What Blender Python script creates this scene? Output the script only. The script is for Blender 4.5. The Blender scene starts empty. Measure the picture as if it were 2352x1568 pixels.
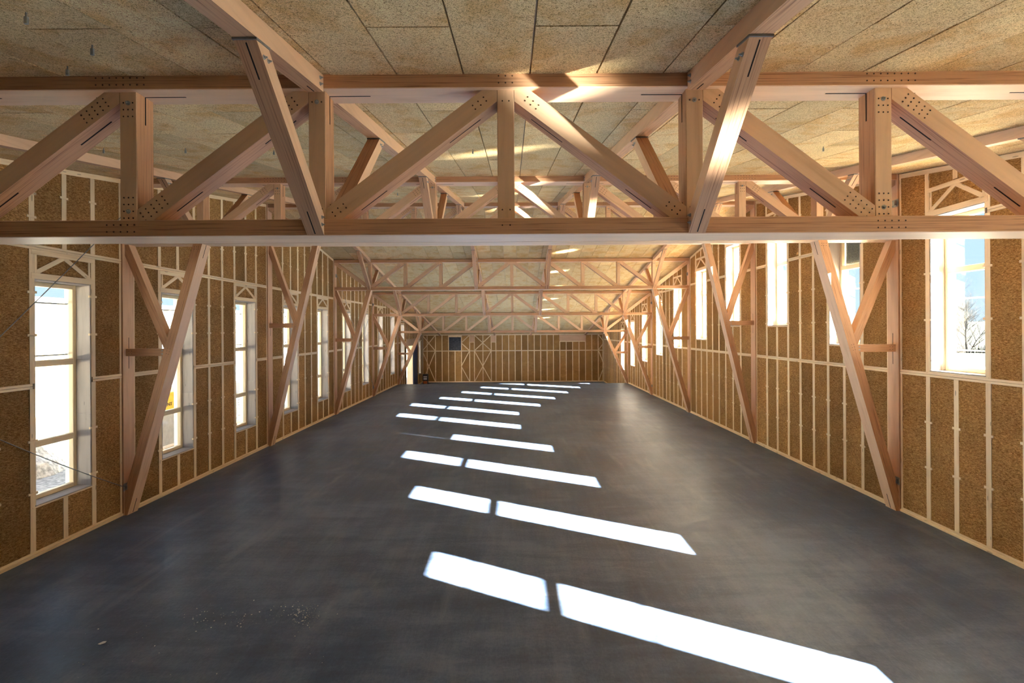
import bpy, bmesh, math, random
from mathutils import Vector, Matrix
random.seed(7)
SC = bpy.context.scene
COL = SC.collection

# ------------------------------------------------------------------ camera, sky, sun, exposure
H_CAM = 4.053
cam_d = bpy.data.cameras.new('camera')
cam = bpy.data.objects.new('camera', cam_d); COL.objects.link(cam)
cam_d.sensor_fit = 'HORIZONTAL'; cam_d.sensor_width = 36.0
cam_d.lens = 36.0 * 1055.0 / 2352.0
cam_d.shift_x = -3.0 / 2352.0
cam_d.shift_y = -27.5 / 2352.0
cam_d.clip_end = 2000
cam.matrix_world = Matrix.Translation((0.058, 0, H_CAM)) @ Matrix.Rotation(math.pi/2, 4, 'X') @ Matrix.Rotation(-0.0058, 4, 'Z')
SC.camera = cam

SUN_DIR = Vector((1.0, -0.503, 0.50)).normalized()      # towards the sun
sun_d = bpy.data.lights.new('sun', 'SUN'); sun_d.energy = 58.0; sun_d.angle = math.radians(0.53)
sun_d.color = (1.0, 0.935, 0.83)
sun = bpy.data.objects.new('sun', sun_d); COL.objects.link(sun)
sun.rotation_euler = SUN_DIR.to_track_quat('Z', 'Y').to_euler(); sun.location = (40, -20, 30)

W_ = bpy.data.worlds.new('sky'); SC.world = W_; W_.use_nodes = True
nt = W_.node_tree; nt.nodes.clear()
wo = nt.nodes.new('ShaderNodeOutputWorld'); bg = nt.nodes.new('ShaderNodeBackground')
tc = nt.nodes.new('ShaderNodeTexCoord'); sx = nt.nodes.new('ShaderNodeSeparateXYZ'); cr = nt.nodes.new('ShaderNodeValToRGB')
nt.links.new(tc.outputs['Generated'], sx.inputs[0]); nt.links.new(sx.outputs['Z'], cr.inputs[0])
cr.color_ramp.elements[0].position = 0.0; cr.color_ramp.elements[0].color = (0.66, 0.84, 1.0, 1)
cr.color_ramp.elements[1].position = 0.9; cr.color_ramp.elements[1].color = (0.34, 0.56, 0.98, 1)
e = cr.color_ramp.elements.new(0.22); e.color = (0.52, 0.76, 1.0, 1)
nt.links.new(cr.outputs[0], bg.inputs[0]); bg.inputs[1].default_value = 0.25
nt.links.new(bg.outputs[0], wo.inputs[0])

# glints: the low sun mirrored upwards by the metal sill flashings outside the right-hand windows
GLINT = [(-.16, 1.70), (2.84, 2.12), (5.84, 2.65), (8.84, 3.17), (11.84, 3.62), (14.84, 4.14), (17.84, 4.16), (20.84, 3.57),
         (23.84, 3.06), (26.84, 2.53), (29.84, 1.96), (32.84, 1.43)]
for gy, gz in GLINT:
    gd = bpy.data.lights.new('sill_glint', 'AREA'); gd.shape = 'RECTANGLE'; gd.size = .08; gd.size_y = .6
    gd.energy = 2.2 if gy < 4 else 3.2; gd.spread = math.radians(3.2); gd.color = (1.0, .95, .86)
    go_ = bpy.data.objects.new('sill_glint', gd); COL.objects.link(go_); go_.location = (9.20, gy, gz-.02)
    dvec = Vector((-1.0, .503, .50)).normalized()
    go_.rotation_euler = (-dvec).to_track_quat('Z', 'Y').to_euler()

SC.view_settings.view_transform = 'Standard'
SC.view_settings.look = 'None'
SC.view_settings.exposure = 2.36
SC.view_settings.gamma = 1.0
SC.view_settings.use_curve_mapping = False
SC.cycles.use_denoising = True
SC.cycles.max_bounces = 12
SC.cycles.diffuse_bounces = 6
SC.cycles.use_adaptive_sampling = True
SC.cycles.adaptive_threshold = 0.03
SC.cycles.glossy_bounces = 3
SC.cycles.transparent_max_bounces = 16
SC.cycles.sample_clamp_indirect = 20.0
SC.cycles.caustics_reflective = False
SC.cycles.caustics_refractive = False

# ------------------------------------------------------------------ materials
def mat(name, color=(.5, .5, .5), rough=.6, metal=0.0, spec=.5):
    m = bpy.data.materials.new(name); m.use_nodes = True
    b = m.node_tree.nodes['Principled BSDF']
    b.inputs['Base Color'].default_value = (*color, 1); b.inputs['Roughness'].default_value = rough
    b.inputs['Metallic'].default_value = metal; b.inputs['Specular IOR Level'].default_value = spec
    return m, m.node_tree, b
def N(nt, t, **kw):
    n = nt.nodes.new(t)
    for k, v in kw.items():
        if k.startswith('i_'): n.inputs[k[2:].replace('_', ' ')].default_value = v
        else: setattr(n, k, v)
    return n
def ramp(nt, fac, stops):
    r = nt.nodes.new('ShaderNodeValToRGB')
    el = r.color_ramp.elements
    el[0].position, el[0].color = stops[0][0], (*stops[0][1], 1)
    el[1].position, el[1].color = stops[-1][0], (*stops[-1][1], 1)
    for p, c in stops[1:-1]:
        x = el.new(p); x.color = (*c, 1)
    nt.links.new(fac, r.inputs[0]); return r.outputs[0]
def math_n(nt, op, a, b=None, c=None):
    n = nt.nodes.new('ShaderNodeMath'); n.operation = op
    for i, v in enumerate((a, b, c)):
        if v is None: continue
        if isinstance(v, (int, float)): n.inputs[i].default_value = v
        else: nt.links.new(v, n.inputs[i])
    return n.outputs[0]
def mixc(nt, fac, a, b, mode='MIX'):
    n = nt.nodes.new('ShaderNodeMix'); n.data_type = 'RGBA'; n.blend_type = mode
    for i, v in ((0, fac), (6, a), (7, b)):
        if isinstance(v, (int, float)): n.inputs[i].default_value = v
        elif isinstance(v, tuple): n.inputs[i].default_value = (*v, 1)
        else: nt.links.new(v, n.inputs[i])
    return n.outputs[2]
def mapping(nt, vec, scale=(1, 1, 1), loc=None):
    n = nt.nodes.new('ShaderNodeMapping'); n.inputs['Scale'].default_value = scale
    nt.links.new(vec, n.inputs['Vector'])
    if loc is not None: nt.links.new(loc, n.inputs['Location'])
    return n.outputs[0]
def noise(nt, vec, scale, detail=2.0, rough=.5, dist=0.0):
    n = nt.nodes.new('ShaderNodeTexNoise'); n.inputs['Scale'].default_value = scale
    n.inputs['Detail'].default_value = detail; n.inputs['Roughness'].default_value = rough
    n.inputs['Distortion'].default_value = dist
    nt.links.new(vec, n.inputs['Vector']); return n.outputs['Fac']
def bump(nt, b, h, strength, dist):
    n = nt.nodes.new('ShaderNodeBump'); n.inputs['Strength'].default_value = strength
    n.inputs['Distance'].default_value = dist
    nt.links.new(h, n.inputs['Height']); nt.links.new(n.outputs[0], b.inputs['Normal'])
def rnd_vec(nt):
    oi = nt.nodes.new('ShaderNodeObjectInfo')
    c = nt.nodes.new('ShaderNodeCombineXYZ')
    a = math_n(nt, 'MULTIPLY', oi.outputs['Random'], 37.0)
    nt.links.new(a, c.inputs[0]); nt.links.new(a, c.inputs[1])
    return oi.outputs['Random'], c.outputs[0]

def wood(name, base, dark, lam=60.0, amt=.5, rough=.55, knots=0.0, var=.12):
    m, nt, b = mat(name, base, rough, spec=.35)
    uv = nt.nodes.new('ShaderNodeUVMap'); uv.uv_map = 'UVMap'
    r, off = rnd_vec(nt)
    v1 = mapping(nt, uv.outputs[0], (1.3, lam, 1), off)
    v2 = mapping(nt, uv.outputs[0], (.8, 7, 1), off)
    n1 = noise(nt, v1, 1.0, 3, .6, .15); n2 = noise(nt, v2, 1.0, 3, .55, .6)
    f = math_n(nt, 'ADD', math_n(nt, 'MULTIPLY', n1, amt), math_n(nt, 'MULTIPLY', n2, 1 - amt))
    c = ramp(nt, f, [(.32, dark), (.47, base), (.68, tuple(min(1, x * 1.1) for x in base))])
    if knots > 0:
        vk = mapping(nt, uv.outputs[0], (2.2, 9, 1), off)
        vo = nt.nodes.new('ShaderNodeTexVoronoi'); vo.inputs['Scale'].default_value = 1.0
        nt.links.new(vk, vo.inputs['Vector'])
        k = math_n(nt, 'MULTIPLY', math_n(nt, 'LESS_THAN', vo.outputs['Distance'], .13), knots)
        c = mixc(nt, k, c, tuple(x * .45 for x in dark))
    br = math_n(nt, 'ADD', math_n(nt, 'MULTIPLY', r, var * 2), 1 - var)
    hv = nt.nodes.new('ShaderNodeHueSaturation'); nt.links.new(br, hv.inputs['Value']); nt.links.new(c, hv.inputs['Color'])
    nt.links.new(hv.outputs[0], b.inputs['Base Color'])
    bump(nt, b, n1, .12, .004)
    return m
M_LVL = wood('beech_veneer_face', (.78, .525, .34), (.67, .425, .26), 16, .45, .45, var=.08)
M_EDGE = wood('beech_laminated_edge', (.58, .325, .18), (.24, .10, .045), 85, .80, .55, var=.08)
M_PINE = wood('pale_spruce', (.95, .77, .52), (.80, .60, .35), 28, .4, .6, .6, .10)
M_FRAME = wood('window_pine', (.84, .68, .44), (.70, .52, .30), 20, .4, .4)
M_PLY = wood('whitish_plywood', (.50, .44, .40), (.42, .36, .32), 12, .4, .6, .5, .05)
M_OSB = wood('sheathing_plywood', (.62, .44, .28), (.50, .33, .19), 10, .4, .6)

def straw_mat():
    m, nt, b = mat('pressed_straw', (.4, .26, .1), .8, spec=.2)
    g = nt.nodes.new('ShaderNodeNewGeometry'); r, off = rnd_vec(nt)
    P = g.outputs['Position']
    va = mapping(nt, P, (20, 20, 62), off); na = noise(nt, va, 1.0, 4, .72, .5)
    vb = mapping(nt, P, (40, 40, 110), off); nb = noise(nt, vb, 1.0, 2, .6, 2.6)
    nc = noise(nt, P, 1.6, 3, .6, .3)
    ridge = math_n(nt, 'SUBTRACT', 1.0, math_n(nt, 'ABSOLUTE', math_n(nt, 'MULTIPLY', math_n(nt, 'SUBTRACT', nb, .5), 7.0)))
    ridge = math_n(nt, 'MAXIMUM', ridge, 0.0)
    f = math_n(nt, 'ADD', math_n(nt, 'MULTIPLY', na, .70), math_n(nt, 'MULTIPLY', ridge, .34))
    c = ramp(nt, f, [(.30, (.06, .018, .003)), (.42, (.27, .105, .019)), (.55, (.51, .25, .060)), (.68, (.97, .64, .29))])
    lv = math_n(nt, 'ADD', math_n(nt, 'MULTIPLY', r, .38), .66)
    lv = math_n(nt, 'MULTIPLY', lv, math_n(nt, 'ADD', math_n(nt, 'MULTIPLY', nc, .7), .68))
    hv = nt.nodes.new('ShaderNodeHueSaturation'); nt.links.new(lv, hv.inputs['Value']); nt.links.new(c, hv.inputs['Color'])
    nt.links.new(hv.outputs[0], b.inputs['Base Color'])
    bump(nt, b, f, .7, .02)
    return m
M_STRAW = straw_mat()

def wool_mat():
    m, nt, b = mat('wood_wool_board', (.5, .4, .24), .85, spec=.2)
    g = nt.nodes.new('ShaderNodeNewGeometry'); r, off = rnd_vec(nt)
    P = mapping(nt, g.outputs['Position'], (1, 1, 1), off)
    rs = []
    for sc, d in ((55, 1.0), (80, 1.4)):
        n = noise(nt, P, sc, 1.5, .5, d)
        q = math_n(nt, 'SUBTRACT', 1.0, math_n(nt, 'ABSOLUTE', math_n(nt, 'MULTIPLY', math_n(nt, 'SUBTRACT', n, .5), 9.0)))
        rs.append(math_n(nt, 'MAXIMUM', q, 0.0))
    ridge = math_n(nt, 'MAXIMUM', rs[0], rs[1])
    n3 = noise(nt, P, 2.2, 4, .6, .5)
    c = ramp(nt, ridge, [(.0, (.33, .185, .070)), (.35, (.63, .425, .20)), (.8, (.98, .77, .44))])
    tint = ramp(nt, n3, [(.36, (.90, .76, .58)), (.52, (1, .98, .95)), (.68, (.98, .98, .92))])
    c = mixc(nt, 1.0, c, tint, 'MULTIPLY')
    lv = math_n(nt, 'ADD', math_n(nt, 'MULTIPLY', r, .30), .87)
    hv = nt.nodes.new('ShaderNodeHueSaturation'); nt.links.new(lv, hv.inputs['Value']); nt.links.new(c, hv.inputs['Color'])
    nt.links.new(hv.outputs[0], b.inputs['Base Color'])
    bump(nt, b, ridge, .6, .012)
    return m
M_WOOL = wool_mat()

def floor_mat():
    m, nt, b = mat('power_floated_concrete', (.08, .08, .085), .35, spec=.34)
    g = nt.nodes.new('ShaderNodeNewGeometry'); P = g.outputs['Position']
    n1 = noise(nt, P, .35, 5, .62, .5); n2 = noise(nt, mapping(nt, P, (.5, 2.2, 1)), 1.3, 5, .65, .4)
    n3 = noise(nt, mapping(nt, P, (5.0, .45, 1)), 1.0, 4, .65, .3); n4 = noise(nt, P, 22, 4, .7, 0)
    f = math_n(nt, 'ADD', math_n(nt, 'MULTIPLY', n1, .4), math_n(nt, 'MULTIPLY', n2, .34))
    f = math_n(nt, 'ADD', f, math_n(nt, 'MULTIPLY', n3, .14)); n5 = noise(nt, mapping(nt, P, (60, 14, 1)), 1.0, 3, .7, .4)
    f = math_n(nt, 'ADD', f, math_n(nt, 'ADD', math_n(nt, 'MULTIPLY', n4, .14), math_n(nt, 'MULTIPLY', math_n(nt, 'SUBTRACT', n5, .7), .10)))
    f = math_n(nt, 'ADD', f, .05)
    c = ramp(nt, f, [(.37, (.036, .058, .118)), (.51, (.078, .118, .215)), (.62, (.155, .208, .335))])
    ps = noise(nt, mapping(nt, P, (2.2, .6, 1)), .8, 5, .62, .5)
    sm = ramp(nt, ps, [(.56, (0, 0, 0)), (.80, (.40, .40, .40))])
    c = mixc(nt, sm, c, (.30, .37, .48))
    nt.links.new(c, b.inputs['Base Color'])
    rr = math_n(nt, 'ADD', math_n(nt, 'MULTIPLY', n2, .42), .17)
    nt.links.new(rr, b.inputs['Roughness'])
    bump(nt, b, n4, .10, .004)
    return m
M_FLOOR = floor_mat()

def simple(name, c, rough=.6, metal=0.0, sc=6.0, v=.18, spec=.5):
    m, nt, b = mat(name, c, rough, metal, spec)
    g = nt.nodes.new('ShaderNodeNewGeometry')
    n = noise(nt, g.outputs['Position'], sc, 4, .6)
    lo = tuple(x * (1 - v) for x in c); hi = tuple(min(1, x * (1 + v)) for x in c)
    nt.links.new(ramp(nt, n, [(.35, lo), (.65, hi)]), b.inputs['Base Color'])
    return m
M_DARK = simple('shadow_slot', (.02, .012, .008), .9, v=.1)
M_DOWEL = simple('dowel_end', (.07, .035, .018), .6, v=.1)
M_STEEL = simple('galvanised_steel', (.42, .43, .43), .45, .6, 30)
M_SHIM = simple('grey_shim', (.22, .21, .20), .7)
M_CABLE = simple('steel_cable', (.35, .34, .33), .4, .7)
M_NAVY = simple('navy_sheet', (.035, .06, .16), .35, v=.3, sc=2)
M_CHAR = simple('charcoal_board', (.075, .08, .095), .8, sc=9, v=.4)
M_BLACK = simple('black_plastic', (.015, .016, .018), .4)
M_WHITE = simple('white_label', (.75, .78, .80), .5, v=.05)
M_ORANGE = simple('orange_plastic', (.65, .16, .04), .5)
M_FELT = simple('grey_wool_felt', (.17, .175, .17), .95, sc=60, v=.5)
M_GRAVEL = simple('grey_gravel', (.52, .51, .50), .9, sc=7, v=.45)
M_SAND = simple('sandy_ground', (.78, .72, .60), .9, sc=.6, v=.25)
M_FIELD = simple('green_field', (.017, .020, .009), .9, sc=.05, v=.25)
M_RENDER = simple('white_render', (.82, .82, .82), .8, sc=.8, v=.05)
M_ROOFM = simple('grey_metal_roof', (.35, .36, .38), .5, v=.1)
M_POST = simple('grey_post', (.40, .43, .47), .6, v=.1)
M_YELLOW = simple('yellow_paint', (.85, .60, .05), .5, v=.08)
M_INK = simple('dark_lettering', (.03, .035, .05), .6)
M_BARK = simple('grey_bark', (.016, .015, .016), .9, sc=3)
M_LUMBER = simple('sawn_lumber', (.62, .50, .36), .7, sc=3)
M_WFRAME = simple('white_outer_frame', (.86, .88, .90), .5, v=.03)

def glass_mat():
    m = bpy.data.materials.new('window_glass'); m.use_nodes = True; nt = m.node_tree; nt.nodes.clear()
    o = nt.nodes.new('ShaderNodeOutputMaterial'); mx = nt.nodes.new('ShaderNodeMixShader')
    t = nt.nodes.new('ShaderNodeBsdfTransparent'); t.inputs[0].default_value = (.93, .96, .95, 1)
    gl = nt.nodes.new('ShaderNodeBsdfGlossy'); gl.inputs['Roughness'].default_value = .02
    lw = nt.nodes.new('ShaderNodeLayerWeight'); lw.inputs['Blend'].default_value = .5
    fr = math_n(nt, 'ADD', math_n(nt, 'MULTIPLY', math_n(nt, 'POWER', lw.outputs['Facing'], 5.0), .5), .03)
    nt.links.new(fr, mx.inputs[0]); nt.links.new(t.outputs[0], mx.inputs[1]); nt.links.new(gl.outputs[0], mx.inputs[2])
    nt.links.new(mx.outputs[0], o.inputs[0]); return m
M_GLASS = glass_mat()

# ------------------------------------------------------------------ builders
CACHE = {}
def link(name, me, loc=(0, 0, 0), parent=None):
    o = bpy.data.objects.new(name, me); COL.objects.link(o)
    if parent is not None:
        o.parent = parent
        pl = world_loc(parent)
        o.location = Vector(loc) - pl
    else: o.location = loc
    return o
def world_loc(o):
    v = Vector(o.location); p = o.parent
    while p: v += Vector(p.location); p = p.parent
    return v
def empty(name, loc):
    o = bpy.data.objects.new(name, None); COL.objects.link(o); o.location = loc; o.empty_display_size = .2; return o
def tag(o, label, cat, group=None, kind=None):
    o['label'] = label; o['category'] = cat
    if group: o['group'] = group
    if kind: o['kind'] = kind
    return o
def struct(o): o['kind'] = 'structure'; return o

def clip(poly, p0, n):
    """keep the side where (p-p0).n <= 0"""
    out = []
    for i in range(len(poly)):
        a, b = poly[i], poly[(i + 1) % len(poly)]
        da = (a[0]-p0[0])*n[0]+(a[1]-p0[1])*n[1]; db = (b[0]-p0[0])*n[0]+(b[1]-p0[1])*n[1]
        if da <= 1e-9: out.append(a)
        if (da < -1e-9 and db > 1e-9) or (da > 1e-9 and db < -1e-9):
            t = da/(da-db); out.append((a[0]+(b[0]-a[0])*t, a[1]+(b[1]-a[1])*t))
    return out
def rect(x0, z0, x1, z1): return [(x0, z0), (x1, z0), (x1, z1), (x0, z1)]
def strip(poly, a, b, w0, w1):
    """clip poly to the band along a->b, from w0 to w1 on its left normal"""
    d = Vector((b[0]-a[0], b[1]-a[1])).normalized(); n = Vector((-d.y, d.x))
    p = (a[0]+n.x*w1, a[1]+n.y*w1); poly = clip(poly, p, (n.x, n.y))
    p = (a[0]+n.x*w0, a[1]+n.y*w0); return clip(poly, p, (-n.x, -n.y))

class MB:
    """collects prisms into one mesh; vertices in world or thing space"""
    def __init__(s): s.v = []; s.f = []; s.uv = []
    def prism(s, poly, axis, a0, a1, d=None, ch=0.0):
        # axis: 'Y' poly is (x,z); 'X' poly is (y,z); 'Z' poly is (x,y)
        if d is None:
            best = max(range(len(poly)), key=lambda i: math.dist(poly[i], poly[(i+1) % len(poly)]))
            p, q = poly[best], poly[(best+1) % len(poly)]
            L = math.dist(p, q)
            d = ((q[0]-p[0])/L, (q[1]-p[1])/L)
            along = L < abs(a1-a0)
        else: along = False
        area = sum(poly[i][0]*poly[(i+1) % len(poly)][1]-poly[(i+1) % len(poly)][0]*poly[i][1] for i in range(len(poly)))
        if area < 0: poly = poly[::-1]
        n = (-d[1], d[0])
        def P(p, a):
            return (p[0], a, p[1]) if axis == 'Y' else (a, p[0], p[1]) if axis == 'X' else (p[0], p[1], a)
        base = len(s.v); k = len(poly)
        for a in (a0, a1):
            for p in poly: s.v.append(P(p, a))
        def uvp(p, off=0.0):
            U = p[0]*d[0]+p[1]*d[1]; V = p[0]*n[0]+p[1]*n[1]
            return (V+off, U) if along else (U, V+off)
        flip = axis == 'Y'
        for a, idx in ((a0, 0), (a1, 1)):
            ids = list(range(k)); 
            if (idx == 0) != flip: ids = ids[::-1]
            s.f.append([base+idx*k+i for i in ids]); s.uv.append([uvp(poly[i], idx*.37) for i in ids])
        for i in range(k):
            j = (i+1) % k
            ids = [base+i, base+j, base+k+j, base+k+i]
            pi, pj = poly[i], poly[j]
            ui = pi[0]*d[0]+pi[1]*d[1]; uj = pj[0]*d[0]+pj[1]*d[1]
            o = i*.61
            if along:
                vi = pi[0]+pi[1]; vj = pj[0]+pj[1]
                t = [(a0, vi+o), (a0, vj+o), (a1, vj+o), (a1, vi+o)]
            else: t = [(ui, a0+o), (uj, a0+o), (uj, a1+o), (ui, a1+o)]
            if flip: ids = ids[::-1]; t = t[::-1]
            s.f.append(ids); s.uv.append(t)
        return s
    def box(s, x0, y0, z0, x1, y1, z1):
        dx, dy, dz = x1-x0, y1-y0, z1-z0
        m = max(dx, dy, dz)
        if m == dx: return s.prism(rect(x0, z0, x1, z1), 'Y', y0, y1, (1, 0))
        if m == dy: return s.prism(rect(y0, z0, y1, z1), 'X', x0, x1, (1, 0))
        return s.prism(rect(x0, z0, x1, z1), 'Y', y0, y1, (0, 1))
    def tube(s, pts, r, seg=6, r1=None):
        base = len(s.v); n = len(pts); r1 = r if r1 is None else r1
        for i, p in enumerate(pts):
            p = Vector(p)
            d = (Vector(pts[min(i+1, n-1)])-Vector(pts[max(i-1, 0)])).normalized()
            a = d.orthogonal().normalized() if i == 0 else (a - d*a.dot(d)).normalized()
            b = d.cross(a); rr = r+(r1-r)*i/max(1, n-1)
            for k in range(seg):
                t = 2*math.pi*k/seg; q = p+a*(math.cos(t)*rr)+b*(math.sin(t)*rr); s.v.append(tuple(q))
        for i in range(n-1):
            for k in range(seg):
                k2 = (k+1) % seg
                s.f.append([base+i*seg+k, base+i*seg+k2, base+(i+1)*seg+k2, base+(i+1)*seg+k])
                s.uv.append([(i*.1, k*.1), (i*.1, k*.1+.1), (i*.1+.1, k*.1+.1), (i*.1+.1, k*.1)])
        for e, ids in ((0, range(seg)), (1, range(seg))):
            l = [base+(n-1 if e else 0)*seg+k for k in ids]
            if not e: l = l[::-1]
            s.f.append(l); s.uv.append([(0, 0)]*seg)
        return s
    def disc(s, c, axis, r, h, seg=8):
        """short cylinder starting at c, pointing along axis"""
        c = Vector(c); ax = Vector(axis).normalized()
        return s.tube([c, c+ax*h], r, seg)
    def build(s, name, m, parent=None, share=True, smooth=False, edge=None):
        lo = Vector([min(v[i] for v in s.v) for i in range(3)]); hi = Vector([max(v[i] for v in s.v) for i in range(3)])
        c = (lo+hi)/2
        vs = [(round(v[0]-c.x, 5), round(v[1]-c.y, 5), round(v[2]-c.z, 5)) for v in s.v]
        key = (tuple(vs) if len(vs) < 200 else id(s), m.name, edge)
        me = CACHE.get(key) if share else None
        if me is None:
            me = bpy.data.meshes.new(name); me.from_pydata(vs, [], s.f)
            ul = me.uv_layers.new(name='UVMap'); flat = []
            for t in s.uv:
                for u in t: flat += [u[0], u[1]]
            ul.data.foreach_set('uv', flat); me.materials.append(m)
            if smooth: me.polygons.foreach_set('use_smooth', [True]*len(me.polygons))
            me.update()
            if edge is not None:      # laminated edges on the faces that do not look along the given axis ('+' : on those that do)
                me.materials.append(M_EDGE); ax = 'XYZ'.index(edge[0]); inv = edge[1:] == '+'
                for p_ in me.polygons:
                    al = abs(p_.normal[ax]) > .8
                    p_.material_index = 1 if (al if inv else not al) else 0
            if share: CACHE[key] = me
        return link(name, me, c, parent)
def cbox(name, m, parent, x0, y0, z0, x1, y1, z1, ch=.006, edge=None):
    """box with a small chamfer on the long edges"""
    dx, dy, dz = x1-x0, y1-y0, z1-z0; mb = MB(); m_ = max(dx, dy, dz)
    def oc(a0, b0, a1, b1):
        c = min(ch, (a1-a0)*.3, (b1-b0)*.3)
        return [(a0+c, b0), (a1-c, b0), (a1, b0+c), (a1, b1-c), (a1-c, b1), (a0+c, b1), (a0, b1-c), (a0, b0+c)]
    def go(poly, axis, a, b):
        s = len(mb.v); mb.prism(poly, axis, a, b)
        # lengthwise grain: U along the extrusion
        k = len(poly)
        per = 0
        for fi in range(len(mb.f)-k, len(mb.f)):
            i = fi-(len(mb.f)-k); L = math.dist(poly[i], poly[(i+1) % k])
            t = [(a, per), (a, per+L), (b, per+L), (b, per)]
            if axis == 'Y': t = t[::-1]
            mb.uv[fi] = t; per += L+.013
    if m_ == dx: go(oc(y0, z0, y1, z1), 'X', x0, x1)
    elif m_ == dy: go(oc(x0, z0, x1, z1), 'Y', y0, y1)
    else: go(oc(x0, y0, x1, y1), 'Z', z0, z1)
    return mb.build(name, m, parent, edge=edge)

# ------------------------------------------------------------------ dimensions
W = 8.59                      # half width to the inner wall face
BAY = 6.0
RIDGE = 16.28
ZR = 8.537
SL = 0.1795
Y0, Y1 = -11.0, 43.56
EDGE = 34.45                  # edge of the raised slab
ZLOW = -0.92
FR = [4.28 + 6*i for i in range(6)]
def zc(y): return ZR - SL*abs(y-RIDGE)
NP = W/5                      # panel point spacing of the trusses
TH = 1.474                    # truss height
WO = 9.0                      # outer sheathing plane
XG = 8.93                     # glass plane

# ------------------------------------------------------------------ floor and ground
fl = MB().box(-W-.5, Y0-.5, -.30, W+.5, EDGE, 0).build('floor', M_FLOOR); struct(fl)
fl2 = MB().box(-W-.5, EDGE, ZLOW-.25, W+.5, Y1+.6, ZLOW).build('floor', M_FLOOR); struct(fl2)
struct(MB().box(-300, -200, -1.02, -33, 400, -.99).build('field', M_FIELD))  # made-up dark field, added to cut sunlight bounced in from the left ground
gr = MB().box(-300, -200, -1.6, 300, 400, -1.02).build('ground', M_SAND); struct(gr)

# ------------------------------------------------------------------ ceiling of wood wool boards
ceil_root = MB()
ceil_root.prism([(Y0-.5, zc(Y0-.5)+.05), (RIDGE, ZR+.05), (Y1+.6, zc(Y1+.6)+.05), (Y1+.6, zc(Y1+.6)+.45), (RIDGE, ZR+.45), (Y0-.5, zc(Y0-.5)+.45)], 'X', -W-.6, W+.6)
ceiling = ceil_root.build('ceiling', M_OSB); struct(ceiling)
PW, PL = 0.6, 2.0
rest = MB(); nind = 0
x_start = .211*1.0527 - 15*PW
cols = []
k = 0
x = x_start
while x < W:
    cols.append((max(x, -W-.3), min(x+PW, W+.3), k)); x += PW; k += 1
panels = []
for side in (0, 1):
    for (xa, xb, k) in cols:
        if xb - xa < .1: continue
        st = 3.25 + (0 if k % 2 else 1.0) if side == 0 else RIDGE + (0 if k % 2 else -1.0)
        ys = []
        y = st - 2*math.ceil((st-(-3.0))/2) if side == 0 else st
        lim0, lim1 = (Y0, RIDGE) if side == 0 else (RIDGE, Y1+.2)
        y = lim0 + ((st-lim0) % 2.0) - 2.0
        while y < lim1:
            a, b = max(y, lim0), min(y+PL, lim1); y += PL
            if b-a > .06: panels.append((xa, xb, a, b))
def near_key(p):
    yc = (p[2]+p[3])/2
    if yc < 2.0: return 999
    ux = abs((p[0]+p[1])/2)/max(yc, .1)
    return yc + (50 if ux > 1.15 else 0)
panels.sort(key=near_key)
G = .007
for i, (xa, xb, a, b) in enumerate(panels):
    dz = random.uniform(-.003, .003)
    poly = [(a+G, zc(a+G)+dz), (b-G, zc(b-G)+dz), (b-G, zc(b-G)+.05), (a+G, zc(a+G)+.05)]
    if i < 296 and near_key((xa, xb, a, b)) < 900:
        MB().prism(poly, 'X', xa+G, xb-G).build('ceiling_panel', M_WOOL, ceiling)
    else:
        rest.prism(poly, 'X', xa+G, xb-G)
o = rest.build('ceiling_panels_rest', M_WOOL, ceiling, share=False); o.name = 'distant_ceiling_panel'; o['kind'] = 'stuff'

# ------------------------------------------------------------------ side walls
SILL_R = {-.16: 1.70, 2.84: 2.12, 5.84: 2.65, 8.84: 3.17, 11.84: 3.62, 14.84: 4.14, 17.84: 4.16, 20.84: 3.57, 23.84: 3.06,
          26.84: 2.53, 29.84: 1.96, 32.84: 1.43, 35.84: .90, 38.84: .36, 41.3: 0}
HWR = 3.12
def win_list(side):
    out = []
    if side < 0:
        for i in range(-6, 10):
            y = 8.84+3*i
            if y < 4 or y > 37: continue
            top = min(5.0, zc(y)-.55)
            out.append((y, .93, top))
        out.append((42.35, .05, 3.0))
    else:
        for y, s in SILL_R.items():
            if y > 37: continue
            out.append((y, s, s+HWR))
    return out
OPN = .555
DOOR = (37.05, 39.45, ZLOW, 2.80)
wall_obj = {}
nwin = 0
def openings(side):
    o = [(y-(OPN if y < 42 else .35), y+(OPN if y < 42 else .35), a, b) for (y, a, b) in win_list(side)]
    if side < 0: o.append(DOOR)
    return sorted(o)
def zfloor(y): return 0.0 if y < EDGE else ZLOW
DS = .008
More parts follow.
